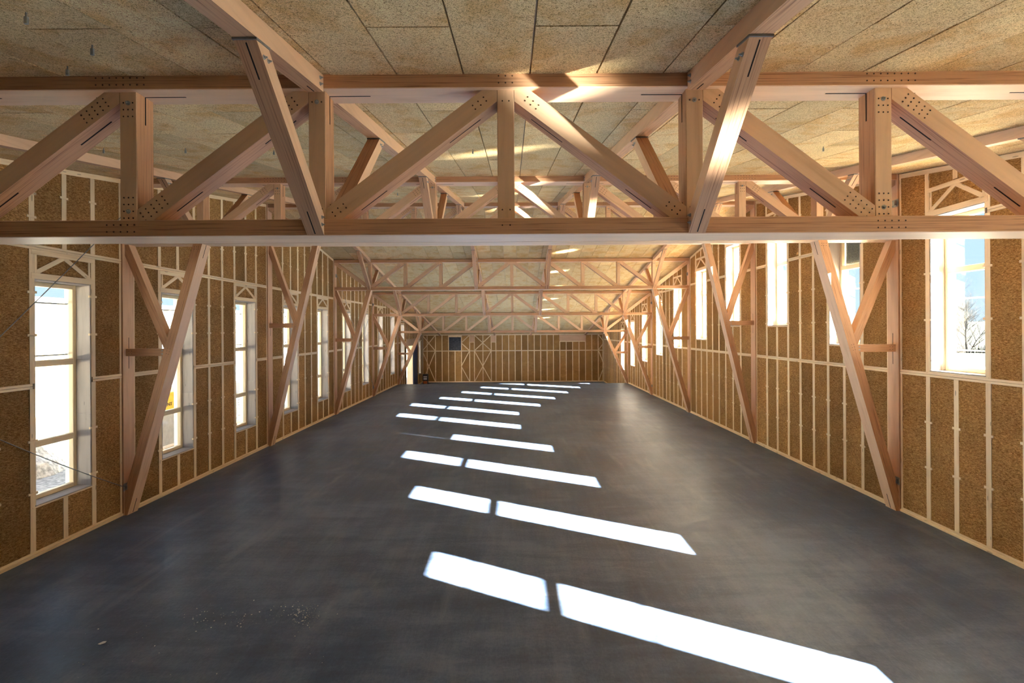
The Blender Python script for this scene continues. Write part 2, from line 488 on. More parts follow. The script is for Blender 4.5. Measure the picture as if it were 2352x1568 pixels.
for side, wname in ((-1, 'wall_left'), (1, 'wall_right')):
    ops = openings(side)
    X = lambda a, b: (min(side*a, side*b), max(side*a, side*b))
    mb = MB()
    x0, x1 = X(WO, WO+.08)
    prev = Y0
    for (ya, yb, za, zb) in ops:
        mb.prism([(prev, -1.05), (ya, -1.05), (ya, zc(ya)+.3), (prev, zc(prev)+.3)] if not (prev < RIDGE < ya) else
                 [(prev, -1.05), (ya, -1.05), (ya, zc(ya)+.3), (RIDGE, ZR+.3), (prev, zc(prev)+.3)], 'X', x0, x1)
        if za > -1: mb.prism(rect(ya, -1.05, yb, za), 'X', x0, x1)
        mb.prism([(ya, zb), (yb, zb), (yb, zc(yb)+.3), (ya, zc(ya)+.3)], 'X', x0, x1)
        prev = yb
    mb.prism([(prev, -1.05), (Y1+.4, -1.05), (Y1+.4, zc(Y1+.4)+.3), (prev, zc(prev)+.3)], 'X', x0, x1)
    # the part of the wall behind the camera is only lined plainly
    lim = -1.72
    xi0, xi1 = X(W, W+.3); prev = Y0
    for (ya, yb, za, zb) in [q for q in ops if q[1] < lim]:
        mb.prism([(prev, -.3), (ya, -.3), (ya, zc(ya)+.05), (prev, zc(prev)+.05)], 'X', xi0, xi1)
        mb.prism(rect(ya, -.3, yb, za), 'X', xi0, xi1)
        mb.prism([(ya, zb), (yb, zb), (yb, zc(yb)+.05), (ya, zc(ya)+.05)], 'X', xi0, xi1); prev = yb
    mb.prism([(prev, -.3), (lim, -.3), (lim, zc(lim)+.05), (prev, zc(prev)+.05)], 'X', xi0, xi1)
    wall = mb.build(wname, M_OSB, share=False); struct(wall); wall_obj[side] = wall
    zlo = 3.08
    zup = 5.60 if side < 0 else 6.15
    # stud positions
    def bx(name, m, a, b, ya, za, yb, zb, ch=.004):
        xx = X(a, b); return cbox(name, m, wall, xx[0], ya, za, xx[1], yb, zb, ch)
    SW = .046
    rels = [.95, 1.56, 2.17, 2.77, 3.37, 3.97, 4.57, 5.17]
    frames = [-1.72]+FR
    for bi, fy in enumerate(frames):
        last = fy == FR[-1]
        nexty = fy+BAY if not last else Y1
        studs = [(fy+r, SW) for r in rels]
        if last:
            studs = [(fy+.95+.6*i, SW) for i in range(14) if fy+.95+.6*i < Y1-.2]
        edges = [(fy+.155+.024, .022)] + studs + [(nexty-.155-.024, .022)]
        # studs by tiers
        def tiers(y):
            t = [zfloor(y)+.10]
            top = zc(y)-.11
            r = []
            lv = [z for z in (zlo, zup) if z+.05 < top-.15]
            z = t[0]
            for l in lv: r.append((z, l-.05)); z = l+.05
            r.append((z, top)); return r
        for (y, hw) in edges:
            inw = [q for q in ops if q[0]-.02 < y < q[1]+.02]
            for (za, zb) in tiers(y):
                segs = [(za, zb)]
                for q in inw:
                    ns = []
                    for (s0, s1) in segs:
                        if s1 <= q[2] or s0 >= q[3]: ns.append((s0, s1)); continue
                        if s0 < q[2]-.05: ns.append((s0, q[2]-.055))
                        if s1 > q[3]+.10: ns.append((q[3]+(.14 if y < 36 else .1), s1))
                    segs = ns
                for (s0, s1) in segs:
                    if s1-s0 < .06: continue
                    # header zone keeps only the V brace
                    if inw and inw[0][0] > -99 and s0 > inw[0][3] and s0 < inw[0][3]+.2 and y < 37:
                        s0 = min(s1, inw[0][3]+.62)
                        if s1-s0 < .06: continue
                    mb = MB(); xx = X(W-DS, W+.30)
                    mb.box(xx[0], y-hw, s0, xx[1], y+hw, s1)
                    if hw > .03 and s1-s0 > 1.2:
                        for fz in (.36, .68):
                            zz = s0+(s1-s0)*fz; x2 = X(W-.012, W+.02)
                            mb.box(x2[0], y-hw-.035, zz-.022, x2[1], y+hw+.035, zz+.022)
                    mb.build('stud', M_PINE, wall)
                    if hw > .03:   # the seam between the doubled studs
                        pass
        # rails
        segs = []
        ya_, yb_ = fy+.155, nexty-.155
        for zr in (zlo, zup):
            if zr+.05 > zc((ya_+yb_)/2)-.3 and last: pass
            cuts = [q for q in ops if q[2]-.05 < zr < q[3]+.05 and ya_ < q[0] < yb_]
            y = ya_
            end = yb_
            # rail stops where the roof comes down
            if zr > zc(yb_)-.25: end = min(end, RIDGE+(ZR-.25-zr)/SL)
            for q in cuts+[(end, end, 0, 0)]:
                a, b = y, min(q[0]-.035, end) if q[0] != end else end
                if b-a > .08:
                    bx('rail', M_PINE, W-DS-.002, W+.3, a, zr-.048, b, zr-.003)
                    bx('rail', M_PINE, W-DS-.002, W+.3, a, zr+.003, b, zr+.048)
                y = q[1]+.035
        # bottom and top plates
        zf = zfloor(fy+3)
        if not last:
            bx('bottom_plate', M_PINE, W-.03, W+.3, ya_, zf+.002, yb_, zf+.052)
            bx('bottom_plate', M_PINE, W-DS, W+.3, ya_, zf+.054, yb_, zf+.10)
        else:
            for (a, b) in ((EDGE+.02, DOOR[0]), (DOOR[1], Y1)) if side < 0 else ((EDGE+.02, Y1),):
                bx('bottom_plate', M_PINE, W-.03, W+.3, a, zf+.002, b, zf+.052)
                bx('bottom_plate', M_PINE, W-DS, W+.3, a, zf+.054, b, zf+.10)
        xx = X(W-DS, W+.3)
        cutsy = [ya_]+([RIDGE] if ya_ < RIDGE < yb_ else [])+[yb_]
        for a, b in zip(cutsy, cutsy[1:]):
            MB().prism([(a, zc(a)-.11), (b, zc(b)-.11), (b, zc(b)-.012), (a, zc(a)-.012)], 'X', xx[0], xx[1]).build('top_plate', M_PINE, wall)
        # straw infill between studs, tier by tier
        for (yl, hl), (yr, hr) in zip(edges, edges[1:]):
            a, b = yl+hl+.001, yr-hr-.001
            ym = (a+b)/2
            inw = [q for q in ops if q[0]-.03 <= ym <= q[1]+.03]
            tt = tiers(ym)
            for (za, zb) in tt:
                lasttier = (za, zb) == tt[-1]
                segs = [(za, zb)]
                for q in inw:
                    ns = []
                    for (s0, s1) in segs:
                        if s1 <= q[2] or s0 >= q[3]: ns.append((s0, s1)); continue
                        if s0 < q[2]-.06: ns.append((s0, q[2]-.055))
                        if s1 > q[3]+.14: ns.append((q[3]+.14, s1))
                    segs = ns
                for (s0, s1) in segs:
                    if s1-s0 < .05: continue
                    jit = random.uniform(-.002, .006)
                    xx = X(W+jit, W+.3)
                    if lasttier and abs(s1-zb) < 1e-6:
                        MB().prism([(a, s0), (b, s0), (b, zc(b)-.11), (a, zc(a)-.11)], 'X', xx[0], xx[1]).build('straw_panel', M_STRAW, wall)
                    else:
                        MB().box(xx[0], a, s0, xx[1], b, s1).build('straw_panel', M_STRAW, wall)
        # closing strip behind the column
        xx = X(W+.29, W+.42); MB().box(xx[0], fy-.2, zfloor(fy), xx[1], fy+.2, zc(fy)-.05).build('column_backing', M_OSB, wall)
    # headers with V braces over the windows
    for (y, sa, sb) in win_list(side):
        if y < -1 or y > 37: continue
        ya, yb = y-OPN, y+OPN
        top = min(sb+.60, zc(max(ya, yb) if y > RIDGE else ya)-.16)
        if side < 0: top = min(zup-.05, top)
        bx('header', M_PINE, W-.014, W+.29, ya-.05, sb+.022, yb+.05, sb+.13)
        if top-.09 > sb+.2: bx('header', M_PINE, W-.014, W+.06, ya-.05, top-.09, yb+.05, top)
        if top-sb > .3:
            zt_, zb_ = top-.09, sb+.13
            xx = X(W+.002, W+.29); MB().box(xx[0], y-.05, zb_, xx[1], y+.05, sb+.66).build('straw_panel', M_STRAW, wall)
            for sgn in (-1, 1):
                R = rect(min(y, y+sgn*OPN)+.0, zb_, max(y, y+sgn*OPN), zt_)
                a, b = (y+sgn*(OPN-.03), zb_+.0), (y+sgn*.02, zt_)
                pl = strip(R, a, b, -.04, .04)
                xx = X(W-.012, W+.05)
                if len(pl) > 2: MB().prism(pl, 'X', xx[0], xx[1]).build('header_brace', M_PINE, wall)
                bx('header_post', M_PINE, W-.012, W+.05, y+sgn*(OPN-.03)-.022, zb_, y+sgn*(OPN-.03)+.022, zt_)
    # sill rail under windows
    for (y, sa, sb) in win_list(side):
        if y < -1 or y > 37: continue
        bx('sill_rail', M_PINE, W-.014, W+.28, y-OPN-.045, sa-.052, y+OPN+.045, sa-.022)

# ------------------------------------------------------------------ windows
def window(n, side, y, za, zb, hw=OPN):
    root = empty('window_%d' % n, (side*XG, y, za)); struct(root)
    X = lambda a, b: (min(side*a, side*b), max(side*a, side*b))
    def bx(name, m, a, b, ya, z0, yb, z1, ch=.004):
        xx = X(a, b); return cbox(name, m, root, xx[0], ya, z0, xx[1], yb, z1, ch)
    ya, yb = y-hw, y+hw
    t = .02
    # lining
    zs = [za, za+(zb-za)*.36, za+(zb-za)*.63, zb] if side < 0 else [za, za+(zb-za)*.5, zb]
    for k in range(len(zs)-1):
        bx('reveal_board', M_PLY, W-.004, 8.87, ya, zs[k]+.001, ya+t, zs[k+1]-.001, .001)
        bx('reveal_board', M_PLY, W-.004, 8.87, yb-t, zs[k]+.001, yb, zs[k+1]-.001, .001)
    bx('reveal_board', M_PLY, W-.004, 8.87, ya, zb, yb, zb+t, .001)
    bx('sill_board', M_PLY, W-.02, 8.87, ya, za-.02, yb, za, .001)
    # outer white frame
    for (p, q, r, s_) in ((ya, za, ya+.035, zb), (yb-.035, za, yb, zb)):
        bx('outer_frame', M_WFRAME, 8.965, 9.09, p, q, r, s_)
    bx('outer_frame', M_WFRAME, 8.965, 9.09, ya, za-.02, yb, za+.015)
    bx('outer_frame', M_WFRAME, 8.965, 9.09, ya, zb-.015, yb, zb+.02)
    # pine frame
    fw = .085
    bx('frame', M_FRAME, 8.87, 8.965, ya, za, ya+fw, zb, .008)
    bx('frame', M_FRAME, 8.87, 8.965, yb-fw, za, yb, zb, .008)
    bx('frame', M_FRAME, 8.87, 8.965, ya+fw, zb-fw, yb-fw, zb, .008)
    bx('frame', M_FRAME, 8.87, 8.965, ya+fw, za, yb-fw, za+fw, .008)
    h = zb-za
    if hw < .5: trs = [za+h*.5]
    elif side < 0: trs = [3.46, 1.96] if zb > 4.6 else [za+h*.62, za+h*.25]
    else: trs = [za+2.02]
    for t_ in trs: bx('transom', M_FRAME, 8.865, 8.965, ya+fw, t_-.06, yb-fw, t_+.06, .008)
    lev = [zb-fw]+sorted(trs, reverse=True)+[za+fw]
    blocked = side > 0 and abs(y-11.84) < .1
    for k in range(len(lev)-1):
        hi = lev[k]-(.06 if k > 0 else 0); lo = lev[k+1]+(.06 if k < len(lev)-2 else 0)
        xx = X(XG-.006, XG+.006)
        MB().box(xx[0], ya+fw-.004, lo-.004, xx[1], yb-fw+.004, hi+.004).build('pane', M_GLASS, root)
    bx('sill_flashing', M_STEEL, 9.05, 9.32, ya, za-.06, yb, za-.045, .003)
    # thin outer guard rails
    for zz in ([4.62, 3.60] if side < 0 and zb > 4.6 else [za+.42, za+1.45, za+2.74] if side > 0 else []):
        bx('guard_rail', M_CABLE, 9.03, 9.05, ya+.03, zz-.014, yb-.03, zz+.014, .003)
    return root
nw = 0
for side in (-1, 1):
    for (y, a, b) in win_list(side):
        nw += 1
        if abs(y-42.35) < .1: window(nw, side, y, a, b, .35)
        else: window(nw, side, y, a, b)
# grey felt mat fixed over the upper pane of one window on the right
tag(MB().box(8.975, 11.84-.46, 3.62+2.10, 8.995, 11.84+.46, 3.62+3.05).build('felt_mat', M_FELT),
    'grey felt mat covering the upper pane of the second window from the right', 'mat')

# ------------------------------------------------------------------ end wall
end = MB().prism([(-WO, -1.05), (WO, -1.05), (WO, zc(Y1)+.3), (-WO, zc(Y1)+.3)], 'Y', Y1+.3, Y1+.4).build('wall_back', M_OSB); struct(end)
def ex(name, m, x0, z0, x1, z1, d0=-DS, d1=.3): return cbox(name, m, end, x0, Y1+d0, z0, x1, Y1+d1, z1, .004)
xs = [-8.53, -8.12, -7.33, -6.71, -6.10, -5.48, -4.87, -4.09, -3.65, -2.83, -2.05, -1.60]
x = -1.60
while x < 8.0:
    x += .606
    if x < 8.3: xs.append(x)
xs.append(8.54)
zb0, zr_, zt0 = ZLOW+.10, 2.05, zc(Y1)-.12
ex('bottom_plate', M_PINE, -W, ZLOW, W, ZLOW+.10); ex('rail', M_PINE, -W, zr_-.045, W, zr_+.045); ex('top_plate', M_PINE, -W, zt0, W, zc(Y1)-.01)
for i, x in enumerate(xs):
    hw = .04
    if not (-5.6 < x < -5.3):
        ex('stud', M_PINE, x-hw, zr_+.046, x+hw, zt0-.001)
    ex('stud', M_PINE, x-hw, zb0+.001, x+hw, zr_-.046)
    if i % 2 == 0:
        for zz in (.15, .95): ex('stud_clip', M_PINE, x-.07, zz-.02, x+.07, zz+.02, -.013, .02)
dark = (-6.06, -4.91)
for xa, xb in zip(xs, xs[1:]):
    a, b = xa+.041, xb-.041
    MB().box(a, Y1, zb0, b, Y1+.3, zr_-.046).build('straw_panel', M_STRAW, end)
    if not (dark[0]-.1 < (xa+xb)/2 < dark[1]+.1):
        MB().box(a, Y1, zr_+.046, b, Y1+.3, zt0).build('straw_panel', M_STRAW, end)
MB().box(-6.05, Y1+.02, zr_+.05, -4.92, Y1+.06, zt0-.16).build('dark_board', M_CHAR, end)
ex('header', M_PINE, -6.05, zt0-.16, -4.92, zt0)
for (xa, xb) in ((-4.09, -3.65), (-2.05, -1.60)):
    ex('plywood_box', M_LVL, xa+.0, zt0-.62, xb, zt0-.01, -.03, .05)
    ex('header', M_PINE, xa, zt0-.68, xb, zt0-.62, -.012, .05)
pxa, pxb = 4.42, 6.90
ex('plywood_board', M_LVL, pxa, zt0-.58, pxb, zt0-.01, -.03, .05)
ex('header', M_PINE, pxa, zt0-.66, pxb, zt0-.58, -.014, .05)
def xbrace(xa, xb, za, zb, half=0):
    c = ((xa+xb)/2, (za+zb)/2)
    for p, q in (((xa, za), (xb, zb)), ((xa, zb), (xb, za))):
        pl = strip(rect(xa, za, xb, zb), p, q, -.038, .038)
        if half: pl = clip(pl, (c[0], 0), (-half, 0))
        if len(pl) > 2: MB().prism(pl, 'Y', Y1-.012-random.uniform(0, .002), Y1+.05).build('cross_brace', M_PINE, end)
for (za, zb) in ((zb0, zr_-.045), (zr_+.045, zt0)):
    xbrace(-8.90, -7.37, za, zb) if False else None
    xbrace(-8.55, -7.37, za, zb)
    xbrace(-5.65, -4.13, za, zb, 1)
    xbrace(-3.61, -2.09, za, zb)
    xbrace(8.13, 9.2, za, zb, -1)
# front wall behind the camera
fw_ = MB().box(-WO, Y0-.3, -.3, WO, Y0, zc(Y0)+.05).build('wall_front', M_STRAW); struct(fw_)
# step below the slab edge
# door in the left wall
dr = empty('door_1', (-W, (DOOR[0]+DOOR[1])/2, ZLOW)); struct(dr)
cbox('frame', M_FRAME, dr, -9.0, DOOR[0], ZLOW, -W+.01, DOOR[0]+.07, DOOR[3], .004)
cbox('frame', M_FRAME, dr, -9.0, DOOR[1]-.07, ZLOW, -W+.01, DOOR[1], DOOR[3], .004)
cbox('frame', M_FRAME, dr, -9.0, DOOR[0]+.07, DOOR[3]-.07, -W+.01, DOOR[1]-.07, DOOR[3], .004)
cbox('header_board', M_LVL, dr, -W-.02, DOOR[0]-.05, DOOR[3]+.01, -W+.02, DOOR[1]+1.75, DOOR[3]+.52, .003)
lf = cbox('door_leaf', M_NAVY, dr, -W+.015, DOOR[1]+.02, ZLOW+.02, -W+.075, DOOR[1]+1.62, DOOR[3]-.02, .004)
lf['label'] = 'navy blue sheeted door leaf'
cbox('handle', M_STEEL, dr, -W+.076, DOOR[1]+1.40, .15, -W+.12, DOOR[1]+1.52, .19, .004)

# ------------------------------------------------------------------ trusses
ORD = ['first', 'second', 'third', 'fourth', 'fifth', 'sixth']
def grid_dots(mb, c, u, nu, nv, du, dv, y, ny, skip=()):
    """dowel heads on a face; c centre (x,z), u unit direction"""
    n = (-u[1], u[0])
    for i in range(nu):
        for j in range(nv):
            if (i, j) in skip: continue
            a = (i-(nu-1)/2)*du; b = (j-(nv-1)/2)*dv
            p = (c[0]+u[0]*a+n[0]*b, y, c[1]+u[1]*a+n[1]*b)
            mb.disc((p[0], y-ny*.004, p[2]), (0, ny, 0), .0075, .006, 6)
def bolt(root, p, axis, r=.021):
    mb = MB(); ax = Vector(axis); p = Vector(p)
    mb.tube([p-ax*.004, p+ax*.004], r, 12); mb.tube([p+ax*.004, p+ax*.014], r*.62, 6); mb.tube([p+ax*.014, p+ax*.026], r*.35, 8)
    return mb.build('bolt', M_STEEL, root)
def build_truss(y, zt):
    """built at frame y with its top at zt"""
    root = empty('roof_truss', (0, y, zt))
    hp = .0775
    ztop, zbot = zt-.15, zt-TH+.15
    cbox('top_chord', M_LVL, root, -W+.045, y-.14, zt-.15, W-.045, y+.14, zt-.001, .006, 'Y+')
    cbox('bottom_chord', M_LVL, root, -W+.045, y-.14, zt-TH, W-.045, y+.20, zt-TH+.15, .006, 'Y+')
    dots = MB(); kerf = MB()
    for k in range(-4, 5):
        x = k*NP
        cbox('post', M_LVL, root, x-hp, y-.10, zbot+.001, x+hp, y+.10, ztop-.001, .006, 'X+')
        # kerfs in the side face of the posts
        s = 1 if k < 0 else -1
        if k:
            kerf.box(min(x+s*(hp-.01), x+s*(hp+.002)), y-.006, ztop-.26, max(x+s*(hp-.01), x+s*(hp+.002)), y+.006, ztop-.002)
            kerf.box(min(x+s*(hp-.01), x+s*(hp+.002)), y-.006, zbot+.002, max(x+s*(hp-.01), x+s*(hp+.002)), y+.006, zbot+.17)
            kerf.box(min(x+s*hp, x+s*(hp+.38)), y-.005, ztop-.002, max(x+s*hp, x+s*(hp+.38)), y+.005, ztop+.01)
            kerf.box(min(x-s*(hp+.16), x-s*(hp+.30)), y-.005, ztop-.002, max(x-s*(hp+.16), x-s*(hp+.30)), y+.005, ztop+.01)
        for ny, yf, yp in ((-1, y-.14, y-.10), (1, y+.14, y+.10)):
            a = abs(k)
            if a in (2, 3):
                grid_dots(dots, (x-.04*s, zt-.075), (1, 0), 8, 2, .062, .062, yf, ny)
                grid_dots(dots, (x-.04*s, zt-TH+.075), (1, 0), 5, 2, .062, .062, yf if ny < 0 else y+.20, ny)
                grid_dots(dots, (x, ztop-.16), (1, 0), 3, 3, .042, .062, yp, ny, ((1, 2),))
                grid_dots(dots, (x, zbot+.12), (1, 0), 3, 4, .042, .062, yp, ny, ((1, 1),))
            elif a == 0:
                grid_dots(dots, (x, zt-.075), (1, 0), 3, 2, .062, .062, yf, ny)
                grid_dots(dots, (x, zt-TH+.085), (1, 0), 2, 1, .07, .06, yf if ny < 0 else y+.20, ny)
                grid_dots(dots, (x, ztop-.10), (1, 0), 2, 1, .06, .06, yp, ny)
                grid_dots(dots, (x, zbot+.085), (1, 0), 2, 1, .07, .06, yp, ny)
            else:
                grid_dots(dots, (x, ztop-.10), (1, 0), 2, 1, .085, .06, yp, ny)
                grid_dots(dots, (x, zbot+.10), (1, 0), 2, 1, .085, .06, yp, ny)
        if abs(k) in (1, 2, 3, 4):
            bolt(root, (x, y-.10, ztop-.10), (0, -1, 0))
        if abs(k) in (2, 3): bolt(root, (x, y-.10, zbot+.088), (0, -1, 0))
    # diagonals: rise towards mid span, the outermost pair falls from the column to the outer post
    for sg in (-1, 1):
        for k in range(0, 5):
            xi, xo = sg*(k*NP+hp+.001), sg*((k+1)*NP-hp-.001)
            if k == 4: xo = sg*(W-.05)
            R = rect(min(xi, xo), zbot+.001, max(xi, xo), ztop-.001)
            if k < 4: a, b = (xo, zbot), (xi, ztop)
            else: a, b = (xi, zbot), (xo, ztop)
            hw = .083
            # shift the band so that it sits in the corners as the photo shows
            pl = strip(R, a, b, -hw, hw)
            d = Vector((b[0]-a[0], b[1]-a[1])).normalized()
            MB().prism(pl, 'Y', y-.10, y+.10, (d.x, d.y)).build('diagonal', M_LVL, root, edge='Y')
            L = math.dist(a, b); nu = 3 if k in (0, 3, 4) else 5
            for ny in (-1, 1):
                for t in (.19 if k else .15, L-(.28 if k else .20)):
                    c = (a[0]+d.x*t, a[1]+d.y*t)
                    grid_dots(dots, c, (d.x, d.y), nu, 2 if k == 0 else 3, .062, .042, y+ny*.10, ny)
            # kerf on the underside
            n = Vector((-d.y, d.x))
            if n.y > 0: n = -n
            for (t0, t1) in ((.30, .60), (L-.62, L-.26)):
                p = Vector(a)+d*t0+n*hw; q = Vector(a)+d*t1+n*hw
                poly = [(p.x-n.x*.01, p.y-n.y*.01), (q.x-n.x*.01, q.y-n.y*.01), (q.x+n.x*.0015, q.y+n.y*.0015), (p.x+n.x*.0015, p.y+n.y*.0015)]
                kerf.prism(poly, 'Y', y-.006, y+.006)
    o = dots.build('dowel_heads', M_DOWEL, root, share=False); o['kind'] = 'stuff'; o.name = 'dowel'
    o = kerf.build('saw_kerf', M_DARK, root, share=False); o['kind'] = 'stuff'
    return root
def copy_tree(o, loc):
    c = o.copy(); COL.objects.link(c); c.location = loc
    for ch in list(o.children):
        d = ch.copy(); COL.objects.link(d); d.parent = c
    return c
tr0 = build_truss(FR[0], zc(FR[0]))
tlab = ['big laminated timber truss crossing the foreground just under the ceiling',
        'second timber truss, seen through the web of the foreground truss',
        'third timber truss under the ceiling ridge, mostly hidden behind the nearer two',
        'timber truss seen whole below the foreground beam, widest of the three far ones',
        'middle one of the three trusses seen whole in the distance',
        'farthest timber truss, just above the straw end wall']
for i, fy in enumerate(FR):
    t = tr0 if i == 0 else copy_tree(tr0, (0, fy, zc(fy)))
    tag(t, tlab[i], 'truss', 'timber roof trusses')

# ------------------------------------------------------------------ columns with their Y braces
def build_column(i, fy, sg):
    zt = zc(fy); zb = zt-TH
    root = empty('timber_column', (sg*8.6, fy, 0))
    xc = 8.55
    z0 = .002
    x0, x1 = sorted((sg*xc, sg*8.86))
    cbox('shaft', M_LVL, root, x0, fy-.15, z0, x1, fy+.15, zt-.002, .006, 'Y+')
    def P(pl, name, y0, y1, d, m=M_LVL):
        pl = [(sg*p[0], p[1]) for p in pl]
        MB().prism(pl, 'Y', y0, y1, (sg*d[0], d[1])).build(name, m, root, edge='Y+')
    # main brace, polygon for the right side then mirrored
    a, b = (8.485, 0.0), (6.80, zb)
    d = Vector((b[0]-a[0], b[1]-a[1])).normalized(); n = Vector((-d.y, d.x))   # left normal points to -x... keep the outer side
    R = rect(6.0, z0, xc-.002, zb-.002)
    outer = -.19 if n.x < 0 else .19
    pl = strip(R, a, b, min(0, outer), max(0, outer))
    P(pl, 'main_brace', fy-.14, fy+.14, (d.x, d.y))
    no = n * (1 if outer > 0 else -1)          # outward normal
    op = Vector(a)+no*.19
    # upper brace
    a2, b2 = (8.55, .96*zb), (7.72, .623*zb)
    d2 = Vector((b2[0]-a2[0], b2[1]-a2[1])).normalized(); n2 = Vector((-d2.y, d2.x))
    inner = .167 if n2.x < 0 else -.167
    R = rect(6.0, .4*zb, xc-.002, zb-.002)
    pl2 = strip(R, a2, b2, min(0, inner), max(0, inner))
    pl2 = clip(pl2, (op.x+no.x*.002, op.y+no.y*.002), (-no.x, -no.y))
    P(pl2, 'upper_brace', fy-.09, fy+.09, (d2.x, d2.y))
    # tie
    zt_ = .6*zb
    pl3 = clip(rect(6.0, zt_-.08, xc-.002, zt_+.08), (op.x+no.x*.002, op.y+no.y*.002), (-no.x, -no.y))
    P(pl3, 'tie', fy-.08, fy+.08, (1, 0))
    k = MB(); xk0, xk1 = sorted((sg*(xc-.0015), sg*(xc+.01)))
    k.box(xk0, fy-.006, zt_+.085, xk1, fy+.006, zt_+.33); k.box(xk0, fy-.006, zt_-.36, xk1, fy+.006, zt_-.085)
    # kerf along the inner face of the main brace, foot and head
    ni = -no
    for (z_0, z_1) in ((.02, .33), (zb-.30, zb-.01)):
        t0 = z_0/d.y; t1 = z_1/d.y
        p = Vector(a)+d*t0; q = Vector(a)+d*t1
        poly = [(p.x+no.x*.01, p.y+no.y*.01), (q.x+no.x*.01, q.y+no.y*.01), (q.x+ni.x*.0015, q.y+ni.y*.0015), (p.x+ni.x*.0015, p.y+ni.y*.0015)]
        k.prism([(sg*w[0], w[1]) for w in poly], 'Y', fy-.007, fy+.007)
    o = k.build('saw_kerf', M_DARK, root, share=False); o['kind'] = 'stuff'
    dts = MB()
    pm = Vector(a)+d*(zt_/d.y)+no*.095
    grid_dots(dts, (sg*pm.x, pm.y), (sg*d.x, d.y), 3, 2, .062, .05, fy-.14, -1)
    pm = Vector(a)+d*((zb-.12)/d.y)+no*.095
    grid_dots(dts, (sg*pm.x, pm.y), (1, 0), 3, 2, .05, .05, fy-.14, -1)
    grid_dots(dts, (sg*(xc-.10), zt_), (1, 0), 2, 2, .06, .06, fy-.08, -1)
    o = dts.build('dowel', M_DOWEL, root, share=False); o['kind'] = 'stuff'
    xb = max(p[0] for p in pl3 if p[1] < zt_) if False else min(p[0] for p in pl3)
    for zz in (zt_-.035, zt_+.035): bolt(root, (sg*(xb+.09), fy-.08, zz), (0, -1, 0), .018)
    return root
for i, fy in enumerate(FR):
    for sg in (-1, 1):
        c = build_column(i, fy, sg)
        sd = 'left' if sg < 0 else 'right'
        if i == 0: lab = 'timber column with Y braces out beyond the frame on the %s, under the foreground truss' % sd
        elif i == 1: lab = 'nearest timber column in view on the %s wall with its Y shaped braces' % sd
        elif i == 5: lab = 'farthest timber column on the %s wall at the step in the floor' % sd
        else: lab = 'timber column with Y braces on the %s wall, %s in view from the camera' % (sd, ORD[i-1])
        tag(c, lab, 'column', 'braced timber columns along the walls')

# ------------------------------------------------------------------ purlins and knee braces
spots = {-4: 'outer left', -1: 'inner left', 1: 'inner right', 4: 'outer right'}
def purlin(k, ya, yb):
    x = k*NP
    return MB().prism([(ya, zc(ya)-.155), (yb, zc(yb)-.155), (yb, zc(yb)-.004), (ya, zc(ya)-.004)], 'X', x-.077, x+.077, (1, 0)).build('shaft', M_LVL, edge='X')
bays = [(-1.72+.14, FR[0]-.14, 'in front of the foreground truss')]
wh = ['between the foreground truss and the second truss', 'between the second truss and the ridge truss', 'between the ridge truss and the fourth truss',
      'between the fourth and fifth trusses', 'between the fifth and farthest trusses']
for i in range(5): bays.append((FR[i]+.14, FR[i+1]-.14, wh[i]))
bays.append((FR[5]+.14, Y1, 'from the farthest truss to the end wall'))
for (ya, yb, where) in bays:
    for k, s in spots.items():
        p = purlin(k, ya+.002, yb-.002); p.name = 'purlin'
        tag(p, '%s timber purlin under the ceiling %s' % (s, where), 'beam', 'timber purlins')
        kr = MB()
        for (t0, t1) in ((ya+.02, ya+.16), (yb-.16, yb-.02)):
            kr.prism([(t0, zc(t0)-.1568), (t1, zc(t1)-.1568), (t1, zc(t1)-.15), (t0, zc(t0)-.15)], 'X', k*NP-.005, k*NP+.005)
        o = kr.build('saw_kerf', M_DARK, p, share=False); o['kind'] = 'stuff'
        si = 1 if k < 0 else -1
        for yy, dd in ((yb-.07, 0), (ya+.07, 0)):
            for dz in (.05, .105): bolt(p, (k*NP+si*.077, yy, zc(yy)-dz), (si, 0, 0), .016)
